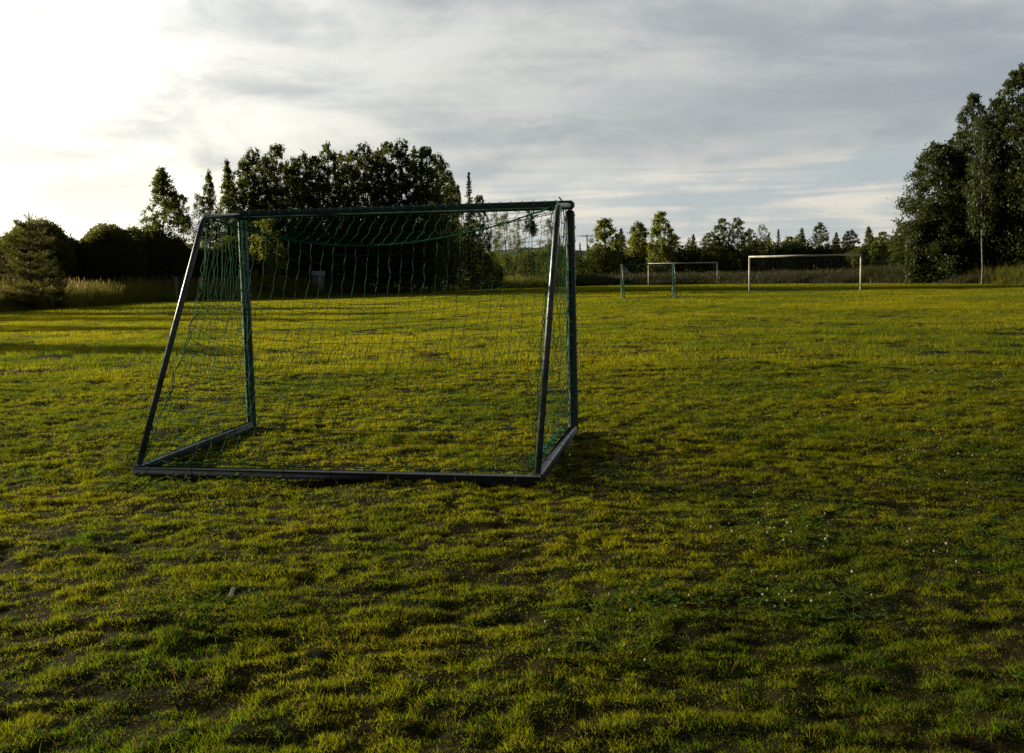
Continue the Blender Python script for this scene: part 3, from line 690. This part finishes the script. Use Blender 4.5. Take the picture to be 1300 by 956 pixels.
def broadleaf(kind, seed, H=10., Rr=2., base=.12, clumps=90, per=42, leaf=.20, clump_r=.42, lmat=None, bark=None, droop=0.0, trunk_r=.13):
    r = np.random.default_rng(seed)
    mb = MB(); zz = np.linspace(0, H * .96, 12); wob = np.cumsum(r.normal(size=(12, 2)) * .05, 0); wob -= wob[0]
    tp = np.stack([wob[:, 0], wob[:, 1], zz - .1 * (zz == 0)], -1); mb.tube(tp, trunk_r * (1 - .93 * zz / H) + .012, 8)
    q = np.sort(r.random(clumps)) ** .9; zc = H * (base + (1 - base) * q * .985)
    lob = 1 + .28 * np.sin(r.random() * 6 + 3 * q * 6) ; ang = r.random(clumps) * 6.283 + np.arange(clumps) * 2.4
    rad = Rr * profile(kind, q) * np.sqrt(.02 + .98 * r.random(clumps)) * (.78 + .44 * vn(ang * .9 + seed * 3, q * 5.0, 1.0, 51 + seed))
    tx = np.interp(zc, zz, tp[:, 0]); ty = np.interp(zc, zz, tp[:, 1])
    C = np.stack([tx + rad * np.cos(ang), ty + rad * np.sin(ang), zc + .12 * r.normal(size=clumps)], -1)
    for i in range(0, clumps, 2 if clumps > 60 else 1):
        z0 = max(zc[i] - (.35 + .5 * rad[i]), H * base * .6); p0 = np.array([np.interp(z0, zz, tp[:, 0]), np.interp(z0, zz, tp[:, 1]), z0]); m_ = (p0 + C[i]) / 2 + [0, 0, -.08 * rad[i]]
        mb.tube([p0, m_, C[i]], np.array([.032, .02, .006]) * (1.3 - zc[i] / H), 4, cap=False)
    cr = clump_r * (.6 + .8 * r.random(clumps)) * (1.15 - .6 * q)
    L = []
    for i in range(clumps):
        k = int(per * (cr[i] / clump_r) ** 1.6) + 6
        g_ = r.normal(size=(k, 3)) * np.array([.52, .52, .42]) * cr[i]
        if droop: g_[:, 2] -= np.abs(r.random(k)) * droop * cr[i] * 2.5; 
        L.append(C[i] + g_)
    L = np.concatenate(L); V, Q, ti = leaf_quads(L, np.full(len(L), leaf), r)
    crown = mesh_np('crown', V, Q, lmat, False, {'tint': ti})
    trunk = mesh_np('trunk', np.concatenate(mb.V), [np.concatenate(f) for f in mb.F.values()], bark or M_BARK, True)
    return trunk, crown, H, Rr
def spruce(seed, H=10., Rr=1.5, lmat=None):
    r = np.random.default_rng(seed); mb = MB(); mb.tube([(0, 0, -.1), (0, 0, H * .5), (0, 0, H)], [.14, .08, .01], 7)
    C = []; S = []
    for z in np.arange(H * .08, H * .99, .22):
        Rz = Rr * (1 - z / H) ** .85 * (.8 + .35 * r.random()) + .05
        for k in range(7):
            a = r.random() * 6.28; n = max(4, int(Rz / .09)); q = np.linspace(.1, 1, n)
            rr = Rz * (.75 + .4 * r.random()); zz = z - .35 * rr * q + .18 * rr * q * q
            b = np.stack([rr * q * math.cos(a), rr * q * math.sin(a), zz], -1)
            C.append(np.repeat(b, 3, 0) + r.normal(size=(n * 3, 3)) * np.array([.06, .06, .05]))
    C = np.concatenate(C); V, Q, ti = leaf_quads(C, np.full(len(C), .22), r, .32, .3)
    return mesh_np('trunk', np.concatenate(mb.V), [np.concatenate(f) for f in mb.F.values()], M_BARK, True), mesh_np('crown', V, Q, lmat or L_NEEDLE, False, {'tint': ti}), H, Rr
def young_pine(seed, H=6.2, Rr=2.0):
    r = np.random.default_rng(seed); mb = MB(); mb.tube([(0, 0, -.1), (.05, 0, H * .4), (0, 0, H * .86), (0, 0, H)], [.13, .09, .03, .01], 8)
    C = []; Dn = []
    for z in np.arange(.5, H * .86, .46) + r.normal(size=len(np.arange(.5, H * .86, .46))) * .09:
        q0 = z / H; Rz = Rr * np.interp(q0, [0, .15, .45, .7, .9, 1], [.75, 1, .82, .5, .2, .05])
        for k in range(7):
            a = k * .9 + r.random() * .9; L = Rz * (.45 + .7 * r.random()); n = max(5, int(L / .13)); q = np.linspace(0, 1, n)
            up = .30 + .5 * q0; b = np.stack([L * q * math.cos(a), L * q * math.sin(a), z - .10 * L * q + up * L * q ** 2.2], -1)
            mb.tube(b, np.linspace(.022, .006, n), 4, cap=False)
            for i in range(1, n):
                for s in (-1, 1):
                    la = a + s * (.8 + .3 * r.random()); ll = .38 * (1.15 - q[i]) + .12; e = b[i] + [ll * math.cos(la), ll * math.sin(la), ll * .55]
                    for w in np.linspace(.25, 1, 4): C.append(b[i] + (e - b[i]) * w); Dn.append(e - b[i])
            C.append(b[-1]); Dn.append(b[-1] - b[-2]); C.append(b[-1] + [0, 0, .12]); Dn.append([0, 0, 1])
    for z in np.linspace(H * .86, H * .99, 6): C.append([0, 0, z]); Dn.append([0, 0, 1])
    for a in (0.3, 2.2, 4.1, 5.4):
        for w in np.linspace(.1, .45, 4): C.append([math.cos(a) * w * .45, math.sin(a) * w * .45, H * .90 + w * .8]); Dn.append([math.cos(a) * .3, math.sin(a) * .3, 1])
    C = np.array(C, float); Dn = np.array(Dn, float); Dn /= np.linalg.norm(Dn, axis=1)[:, None]
    C = np.repeat(C, 6, 0); Dn = np.repeat(Dn, 6, 0); n = len(C)
    d = Dn * .75 + r.normal(size=(n, 3)) * .5; d /= np.linalg.norm(d, axis=1)[:, None]
    b = np.cross(d, r.normal(size=(n, 3))); b /= np.linalg.norm(b, axis=1)[:, None]; ln = (.13 + .09 * r.random(n))[:, None]; C = C + r.normal(size=(n, 3)) * .02
    V = np.stack([C - b * .012, C + b * .012, C + d * ln], 1).reshape(-1, 3); T = np.arange(n * 3).reshape(n, 3)
    return mesh_np('trunk', np.concatenate(mb.V), [np.concatenate(f) for f in mb.F.values()], M_PINEBARK, True), mesh_np('crown', V, T, L_PINE, False, {'tint': np.repeat(r.random(n), 3)}), H, Rr
def willow(seed, H=5., Rr=4.5, lobes=11, n=150000, leaf=.19):
    r = np.random.default_rng(seed); mb = MB(); L = []
    cs = [(0, 0, H * .50, Rr * .66, H * .46), (Rr * .2, .1, H * .45, Rr * .5, H * .45), (-Rr * .2, -.2, H * .42, Rr * .5, H * .45)]
    for k in range(lobes):
        a = k / lobes * 6.283 + r.random() * .5; d = Rr * (.45 + .16 * r.random()); hh = H * (.30 + .20 * r.random())
        cs.append((d * math.cos(a), d * math.sin(a), hh, Rr * (.40 + .1 * r.random()), H * (.30 + .12 * r.random())))
    for (cx, cy, cz, rh, rv) in cs:
        k = int(n * (rh * (rh + rv)) / sum(c[3] * (c[3] + c[4]) for c in cs)); d = r.normal(size=(k, 3)); d /= np.linalg.norm(d, axis=1)[:, None]
        bump = 1 + .16 * (vn(np.arctan2(d[:, 1], d[:, 0]) * 2.4 + cx, d[:, 2] * 3.2 + cy, 1.0, 61) - .5) + .07 * (vn(np.arctan2(d[:, 1], d[:, 0]) * 9 + cx, d[:, 2] * 10, 1.0, 62) - .5) + .12 * r.random(k) ** 9
        sh = np.where(r.random(k) < .8, 1 - .16 * r.random(k) ** 1.5, .45 + .4 * r.random(k)) * bump
        p = np.array([cx, cy, cz]) + d * sh[:, None] * np.array([rh, rh, rv]); L.append(p[p[:, 2] > .15])
        for q in range(2): mb.tube([(cx * .12, cy * .12, -.1), (cx * .5 + r.normal() * .1, cy * .5, cz * .5), (cx + r.normal() * .4, cy + r.normal() * .4, cz + rv * .3)], [.09, .06, .02], 5)
    L = np.concatenate(L)
    V, Q, ti = leaf_quads(L, np.full(len(L), leaf), r, .45)
    return mesh_np('trunk', np.concatenate(mb.V), [np.concatenate(f) for f in mb.F.values()], M_BARK, True), mesh_np('crown', V, Q, L_WILLOW, False, {'tint': ti}), H, Rr

ARC = {
 'aspen_dark': [broadleaf('column', s, 11, 2.2, .08, 330, 62, .185, .38, L_DARK) for s in (1, 2, 3)],
 'birch_mid': [broadleaf('pyramid', s, 10, 2.2, .08, 300, 50, .17, .34, L_MID, M_BIRCH, trunk_r=.08) for s in (4, 5, 14)],
 'birch_airy': [broadleaf('high', s, 10, 1.8, .20, 95, 44, .18, .48, L_MID, M_BIRCH, droop=.6, trunk_r=.07) for s in (6, 7)],
 'birch_pale': [broadleaf('column', s, 8, 2.2, .05, 170, 64, .26, .5, L_PALE, M_BIRCH, trunk_r=.10) for s in (8, 9)],
 'aspen_tall': [broadleaf('column', s, 19, 2.8, .14, 420, 90, .22, .52, L_DEEP, trunk_r=.15) for s in (10, 11)],
 'maple': [broadleaf('round', 12, 12, 3.6, .06, 380, 125, .21, .62, L_DEEP, trunk_r=.22)],
 'sapling': [broadleaf('round', 13, 5, 1.8, .10, 60, 60, .17, .40, L_PALE, trunk_r=.06)],
 'spruce': [spruce(s) for s in (20, 21)],
 'birch_white': [broadleaf('high', 60, 10, 1.8, .36, 130, 44, .19, .45, L_DEEP, M_BIRCH, droop=.5, trunk_r=.11)],
 'pine_high': [broadleaf('high', 30, 10, 1.3, .60, 60, 60, .20, .38, L_NEEDLE, M_PINEBARK, trunk_r=.11)],
 'young_pine': [young_pine(s) for s in (40, 41)],
 'willow': [willow(s) for s in (50, 51, 52)],
}
_cnt = {}
def tree(kind, name, px, Y, top, hw, label, group=None, cat='tree', rz=None, v=None):
    vs = ARC[kind]; i = _cnt.get(kind, 0) if v is None else v; _cnt[kind] = _cnt.get(kind, 0) + 1
    tr, cr, H, Rr = vs[i % len(vs)]
    X = wx(px, Y); z = float(terrain(X, Y)) - .05; h = hgt(px, top, Y) - z
    o = empty(name, (X, Y, z), rng.random() * 6.28 if rz is None else rz, label=label, cat=cat, group=group)
    sx = hw / F_PX * Y / Rr; o.scale = (sx, sx, h / H)
    link('stems' if kind == 'willow' else 'trunk', tr, o); link('foliage' if kind == 'willow' else 'crown', cr, o)
    return o
ORD = ['first', 'second', 'third', 'fourth', 'fifth', 'sixth', 'seventh', 'eighth', 'ninth', 'tenth', 'eleventh', 'twelfth', 'thirteenth', 'fourteenth', 'fifteenth', 'sixteenth', 'seventeenth', 'eighteenth', 'nineteenth', 'twentieth']

# left: bushes, young pines
tree('willow', 'willow_bush', 52, 77, 276, 60, 'big rounded willow bush behind the young pine at the left edge', 'rounded willow bushes', 'bush', .4)
tree('willow', 'willow_bush', 142, 80, 282, 52, 'rounded willow bush, second from the left, with bright rim', 'rounded willow bushes', 'bush', 2.0)
tree('willow', 'willow_bush', 194, 83, 289, 50, 'lower rounded willow bush below the lone pointed birch', 'rounded willow bushes', 'bush', 1.1)
tree('willow', 'willow_bush', -44, 74, 292, 46, 'willow bush cut off by the left edge of the picture', 'rounded willow bushes', 'bush', 3.0)
tree('willow', 'willow_bush', 246, 85, 318, 40, 'low dark willow bush behind the left stay of the near goal', 'rounded willow bushes', 'bush', 4.0)
tree('young_pine', 'young_pine', 43, 53, 269, 46, 'young pine with upright leader standing before the willow bushes', 'young pines', v=0)
tree('young_pine', 'young_pine', 4, 57, 300, 30, 'shorter young pine half cut by the left edge', 'young pines', v=1)
tree('young_pine', 'young_pine', 78, 56, 338, 15, 'smallest young pine, right of the tall young pine', 'young pines', v=1)
# lone birch and small ones
tree('birch_mid', 'birch_tree', 209, 84, 214, 42, 'pointed birch standing alone above the willow bushes', 'trees of the dark grove', v=0)
GL = [('pine_high', 240, 88, 250, 11, 'small dark pine right of the lone pointed birch'),
 ('birch_airy', 256, 88, 246, 16, 'small thin tree above the left corner of the near goal'),
 ('birch_mid', 271, 88, 219, 21, 'slender airy birch at the left end of the dark grove'),
 ('birch_mid', 296, 89, 207, 25, 'olive birch beside the left post of the near goal, above the crossbar')]
for k, (kd, px, Y, top, hw, lab) in enumerate(GL): tree(kd, 'birch_tree' if 'birch' in kd else 'pine_tree', px, Y, top, hw, lab, 'trees of the dark grove')
DG = [(315, 88, 205, 17), (329, 90, 191, 17), (345, 89, 198, 18), (358, 92, 184, 18), (376, 90, 203, 18), (390, 92, 195, 17), (407, 91, 199, 18), (425, 90, 184, 18), (441, 93, 195, 17), (455, 91, 192, 17), (468, 94, 185, 17), (484, 91, 191, 18), (499, 92, 181, 18), (515, 91, 180, 18), (532, 93, 189, 18), (547, 91, 187, 18), (560, 95, 198, 16), (570, 97, 214, 14)]
for k, (px, Y, top, hw) in enumerate(DG):
    tree('aspen_dark', 'aspen_tree', px, Y, top, hw + 6, f'tall dark aspen, {ORD[k]} from the left in the grove behind the goal', 'trees of the dark grove')
tree('spruce', 'spruce_tree', 577, 99, 219, 12, 'thin spruce next to the right end of the dark grove', 'trees of the dark grove')
tree('spruce', 'spruce_tree', 599, 100, 219, 15, 'rightmost spruce of the dark grove, by the open sky', 'trees of the dark grove')
tree('birch_mid', 'birch_tree', 586, 101, 236, 14, 'short birch between the two spruces of the grove', 'trees of the dark grove')
tree('aspen_dark', 'aspen_tree', 612, 103, 248, 15, 'low dark aspen stepping down right of the last spruce', 'trees of the dark grove')
tree('sapling', 'maple_sapling', 338, 79, 276, 26, 'bright yellow green sapling in front of the dark grove')
# thin birches seen through the net
for k, (px, Y, top, hw, lab) in enumerate([(628, 112, 268, 12, 'drooping thin birch first right of the dark grove'), (645, 116, 271, 14, 'drooping birch with pale twigs seen through the net'), (662, 120, 276, 11, 'narrow thin birch left of the bare stemmed pine'), (697, 118, 278, 14, 'bushy birch just left of the right goal post')]):
    tree('birch_airy', 'birch_tree', px, Y, top, hw, lab, 'thin birches seen through the net')
tree('pine_high', 'pine_tree', 679, 114, 261, 9, 'tall pine with long bare stem seen through the net')
for px, Y, top, hw, lab in [(712, 170, 300, 9, 'dark spruce directly behind the right goal post'), (729, 190, 306, 7, 'leftmost of the small spruces right of the goal post'), (738, 190, 308, 6, 'small spruce just left of the power pole')]:
    tree('spruce', 'spruce_tree', px, Y, top, hw, lab, 'small far spruces')
# far row on the right
FR = [('birch_pale', 768, 138, 279, 21, 'pale sunlit birch right of the power pole'), ('birch_mid', 748, 165, 312, 8, 'small birch hidden behind the power pole'),
 ('birch_mid', 790, 150, 291, 14, 'darker birch right of the pale sunlit birch'), ('birch_pale', 813, 146, 283, 17, 'broad birch above the small green goal'),
 ('birch_pale', 838, 140, 271, 18, 'tallest birch of the far row, above the small green goal'), ('aspen_dark', 858, 150, 298, 12, 'dark tree right of the tallest far birch'),
 ('birch_mid', 880, 152, 298, 10, 'small pointed tree alone in the gap of the far row'), ('aspen_dark', 903, 146, 294, 15, 'low dark tree left of the two equal dark crowns'),
 ('aspen_dark', 919, 142, 277, 15, 'left one of two equal dark crowns left of the big goal'), ('aspen_dark', 937, 144, 277, 14, 'right one of two equal dark crowns left of the big goal'),
 ('aspen_dark', 952, 146, 290, 12, 'dark tree above the left post of the big goal'), ('birch_airy', 966, 146, 283, 10, 'thin topped tree inside the left of the big goal frame'),
 ('spruce', 977, 150, 295, 9, 'spiky spruce right of the thin topped tree'), ('spruce', 989, 150, 291, 9, 'second spiky spruce above the big goal'),
 ('aspen_dark', 1003, 152, 300, 11, 'low round tree above the middle of the big goal'), ('birch_mid', 1018, 150, 290, 12, 'pointed birch above the middle of the big goal'),
 ('aspen_dark', 1040, 148, 283, 14, 'highest dark tree above the right half of the big goal'), ('birch_mid', 1062, 150, 296, 12, 'small tree left of the right post of the big goal'),
 ('aspen_dark', 1080, 146, 292, 14, 'dark tree above the right post of the big goal'), ('birch_mid', 1101, 142, 288, 14, 'birch just right of the right post of the big goal'),
 ('aspen_dark', 1122, 138, 294, 15, 'dark tree between the big goal and the tall right grove'), ('aspen_dark', 1145, 132, 284, 16, 'dark tree touching the tall right grove from the left')]
for kd, px, Y, top, hw, lab in FR: tree(kd, {'a': 'aspen_tree', 'b': 'birch_tree', 's': 'spruce_tree'}[kd[0]], px, Y, top, hw, lab, 'far row of trees behind the goals')
# right grove
RG = [('maple', 'maple_tree', 1192, 92, 185, 46, 'broad round maple at the left of the tall right grove'), ('aspen_tall', 'aspen_tree', 1231, 92, 120, 25, 'tall airy aspen rising behind the round maple'),
 ('aspen_tall', 'aspen_tree', 1214, 97, 165, 24, 'shorter aspen between the maple and the tall airy aspen'), ('birch_white', 'birch_tree', 1247, 84.5, 150, 19, 'birch with a white stem in the right grove'),
 ('aspen_tall', 'aspen_tree', 1262, 93, 126, 30, 'aspen in the middle of the right grove, left of the tallest'), ('aspen_tall', 'aspen_tree', 1288, 90, 86, 34, 'tallest aspen, at the right edge of the picture'),
 ('aspen_tall', 'aspen_tree', 1320, 88, 90, 34, 'aspen cut off by the right edge of the picture'), ('aspen_tall', 'aspen_tree', 1365, 84, 80, 30, 'outermost aspen beyond the right edge of the picture')]
for kd, nm, px, Y, top, hw, lab in RG: tree(kd, nm, px, Y, top, hw, lab, 'tall right grove')
# trees just outside the frame on the left: they throw the long shadows over the grass
for X, Y, h, lab in [(-64, 50, 12.5, 'first of the trees left of the picture that shade the grass'), (-61, 41, 12.5, 'second of the trees left of the picture that shade the grass'), (-66, 63, 14, 'third of the trees left of the picture that shade the grass'), (-59, 55.5, 12, 'fourth of the trees left of the picture that shade the grass')]:
    tr, cr, H, Rr = ARC['aspen_dark'][int(Y) % 3]
    o = empty('aspen_tree', (X, Y, float(terrain(X, Y))), Y, label=lab, cat='tree', group='trees left of the picture'); o.scale = (1.1, 1.1, h / H)
    link('trunk', tr, o); link('crown', cr, o)

# undergrowth: the dark leafy mass between and below the stems
def undergrowth(name, segs, n, label, mat, leaf=.24):
    r = np.random.default_rng(len(name)); C = []
    tot = sum(abs(b[0] - a[0]) for a, b in zip(segs, segs[1:]))
    for a, b in zip(segs, segs[1:]):
        k = int(n * abs(b[0] - a[0]) / tot); q = r.random(k); px = a[0] + (b[0] - a[0]) * q; Y0 = a[1] + (b[1] - a[1]) * q; Y = Y0 + r.random(k) * 4 
        top = a[2] + (b[2] - a[2]) * q; x = (px - PPX) / F_PX * Y
        H = CAM_H + (horizon(px) - top) / F_PX * Y0
        hm = H * (.62 + .65 * vn(x, Y * .5, 1.9, 41) * (.6 + .6 * vn(x, Y, .7, 42)))
        z = hm * r.random(k) ** .75
        C.append(np.stack([x, Y, terrain(x, Y) + z], -1))
    C = np.concatenate(C); V, Q, ti = leaf_quads(C, np.full(len(C), leaf), r, .65)
    link(name, mesh_np(name, V, Q, mat, False, {'tint': ti}), label=label, kind='stuff', cat='undergrowth')
undergrowth('grove_undergrowth', [(225, 84, 318), (300, 84, 300), (360, 86, 292), (480, 92, 290), (560, 96, 290), (600, 104, 300), (640, 110, 338)], 62000, 'dense dark undergrowth below the grove behind the near goal', L_DARK)
undergrowth('thin_undergrowth', [(600, 122, 312), (640, 126, 320), (725, 142, 320), (770, 150, 322)], 30000, 'low scrub behind the thin birches seen through the net', L_DARK)
undergrowth('far_undergrowth', [(750, 146, 316), (860, 150, 313), (960, 148, 314), (1060, 146, 312), (1160, 130, 308)], 52000, 'dark scrub filling the foot of the far row of trees', L_DARK, .30)
undergrowth('right_undergrowth', [(1150, 92, 298), (1200, 90, 262), (1260, 88, 225), (1330, 85, 215), (1420, 80, 225)], 90000, 'dark leafy undergrowth below the tall right grove', L_DEEP)

# ------------------------------------------------------------------ small things in the distance
M_WOOD = solid('grey_wood', (.22, .19, .15), .85, 0, .3, 4, .3)
M_DARKWOOD = solid('dark_pole_wood', (.09, .075, .06), .9, 0, .3, 3)
def pole(px, Y, top, label):
    X = wx(px, Y); z = float(terrain(X, Y)); h = hgt(px, top, Y) - z
    g = empty('power_pole', (X, Y, z), 0, label=label, cat='power pole', group='power poles')
    mb = MB(); mb.tube([(0, 0, -.2), (0, 0, h)], [.16, .11], 10); mb.build('mast', M_DARKWOOD, g, True)
    mb = MB(); mb.box((0, -.14, h - .35), (2.3, .1, .12), .01); mb.build('crossarm', M_DARKWOOD, g)
    for x in (-1.0, 0, 1.0):
        mb = MB(); mb.tube([(x, -.14, h - .29), (x, -.14, h - .12), (x, -.14, h - .08)], [.045, .06, .03], 8); mb.build('insulator', M_TIE, g, True)
    return X, Y, z + h - .08
A1 = pole(747, 200, 298, 'wooden power pole with crossarm between the spruces and the pale birch')
A0 = (wx(520, 215), 215, A1[2] + .4); A2 = (wx(915, 230), 230, A1[2] - .2)
for nm_, e, lab in (('power_line', A0, 'power wires running left from the pole behind the goal'), ('power_line', A2, 'power wires running right from the pole over the far trees')):
    mb = MB()
    for x in (-1.0, 0, 1.0):
        q = np.linspace(0, 1, 24)[:, None]; a = np.array([A1[0] + x, A1[1] - .14, A1[2]]); b = np.array([e[0] + x, e[1], e[2]])
        p = a + (b - a) * q; p[:, 2] -= (1.4 * 4 * q * (1 - q))[:, 0]; mb.tube(p, .02, 4, cap=False)
    mb.build(nm_, M_TIE, None, label=lab, cat='power line', group='power lines')
def pole2(e, lab):
    X, Y, zt = e; z = float(terrain(X, Y)); g = empty('power_pole', (X, Y, z), 0, label=lab, cat='power pole', group='power poles'); h = zt - z + .08
    mb = MB(); mb.tube([(0, 0, -.2), (0, 0, h)], [.16, .11], 10); mb.build('mast', M_DARKWOOD, g, True)
    mb = MB(); mb.box((0, -.14, h - .35), (2.3, .1, .12), .01); mb.build('crossarm', M_DARKWOOD, g)
pole2(A0, 'power pole hidden behind the dark grove'); pole2(A2, 'power pole hidden behind the dark crowns of the far row')

def small_sign():
    X, Y = wx(732, 140), 140; z = float(terrain(X, Y)); g = empty('road_sign', (X, Y, z), 0, label='small pale square sign on a post right of the goal', cat='sign')
    zt = hgt(732, 331, Y) - z
    mb = MB(); mb.tube([(0, 0, -.1), (0, 0, zt - .1)], .035, 8); mb.build('post', M_STEEL, g, True)
    mb = MB(); mb.box((0, -.05, zt - .28), (.5, .02, .5), .006); mb.build('panel', M_WHITE, g)
small_sign()
def wooden_post():
    X, Y = wx(226, 69.5), 69.5; z = float(terrain(X, Y)); h = hgt(226, 351, Y) - z
    mb = MB(); mb.box((0, 0, h / 2 - .1), (.13, .13, h + .2), .015)
    o = mb.build('wooden_post', M_WOOD, label='short pale wooden post in the meadow grass left of the goal', cat='post'); o.location = (X, Y, z)
wooden_post()
def shed():
    Y = 85.2; X = wx(406, Y); z = float(terrain(X, Y)); h = hgt(406, 344, Y) - z
    g = empty('small_shed', (X, Y, z), .25, label='small blue grey shed half hidden at the foot of the dark grove', cat='shed')
    w = .95; wall_h = h * .80
    mb = MB(); mb.box((0, 0, wall_h / 2), (w, .8, wall_h), .01)
    for x in np.arange(-w / 2 + .06, w / 2, .12): mb.box((x, -.408, wall_h / 2), (.02, .012, wall_h - .04))
    mb.build('wall', solid('blue_grey_boards', (.16, .21, .25), .8, 0, .25, 3), g)
    mb = MB(); e = w / 2 + .1
    V = [(-e, -.5, wall_h - .02), (e, -.5, wall_h - .02), (e, .5, wall_h - .02), (-e, .5, wall_h - .02), (-e, 0, h), (e, 0, h), ]
    mb.add(V, [[0, 1, 5, 4], [2, 3, 4, 5], [3, 2, 1, 0]], [[0, 4, 3], [1, 2, 5]]); mb.build('roof', solid('pale_roof_sheet', (.30, .37, .42), .5, 0, .15, 2), g)
    mb = MB(); mb.box((.08, -.42, wall_h * .45), (.42, .02, wall_h * .85), .005); d = mb.build('door', solid('grey_door', (.2, .22, .22), .7), g)
    mb = MB(); mb.tube([(.24, -.44, wall_h * .42), (.24, -.44, wall_h * .5)], .012, 6); mb.build('handle', M_TIE, d)
shed()
def car():
    Y = 143; X = wx(779, Y); z = hgt(779, 337.5, Y) - 1.62; g = empty('parked_car', (X, Y, z), R(8), label='white parked car half hidden behind the pale birch and weeds', cat='car')
    paint = solid('white_car_paint', (.62, .63, .63), .25, 0, .04, 1); glass = solid('dark_glass', (.02, .025, .03), .08); rub = solid('tyre_rubber', (.02, .02, .02), .8); rim = solid('wheel_rim', (.4, .4, .4), .3, .8)
    S = [(-2.1, .32), (-2.15, .62), (-2.05, .84), (-1.25, .96), (-.55, 1.50), (.1, 1.60), (1.1, 1.58), (1.85, 1.30), (2.1, .95), (2.15, .5), (2.08, .32)]
    def prism(S, y0, y1, mb):
        n = len(S); V = [(x, y0, zz) for x, zz in S] + [(x, y1, zz) for x, zz in S]
        mb.add(V, [[i, (i + 1) % n, n + (i + 1) % n, n + i] for i in range(n)], [list(range(n))[::-1], list(range(n, 2 * n))])
    mb = MB(); prism([(a, b) for a, b in S], -.72, .72, mb); prism([(-2.1, .34), (-2.14, .6), (-2.0, .82), (2.08, .9), (2.12, .5), (2.06, .34)], -.86, .86, mb)
    mb.build('body', paint, g)
    for s in (-1, 1):
        mb = MB(); prism([(-1.0, .98), (-.5, 1.42), (.08, 1.50), (.12, .98)], s * .735 - .008, s * .735 + .008, mb); mb.build('side_window', glass, g)
        mb = MB(); prism([(.2, .98), (.18, 1.50), (1.05, 1.48), (1.6, 1.25), (1.7, .98)], s * .735 - .008, s * .735 + .008, mb); mb.build('side_window', glass, g)
        for x in (-1.35, 1.35):
            mb = MB(); mb.tube([(x, s * .70, .33), (x, s * .885, .33)], .33, 20); w = mb.build('wheel', rub, g, True)
            mb = MB(); mb.tube([(x, s * .80, .33), (x, s * .892, .33)], .2, 14); mb.build('rim', rim, w, True)
        mb = MB(); mb.box((-2.10, s * .6, .68), (.08, .34, .14), .02); mb.build('headlight', rim, g)
    mb = MB(); prism([(-1.22, 1.0), (-.56, 1.51), (-.60, 1.53), (-1.28, 1.01)], -.64, .64, mb); mb.build('windscreen', glass, g)
car()
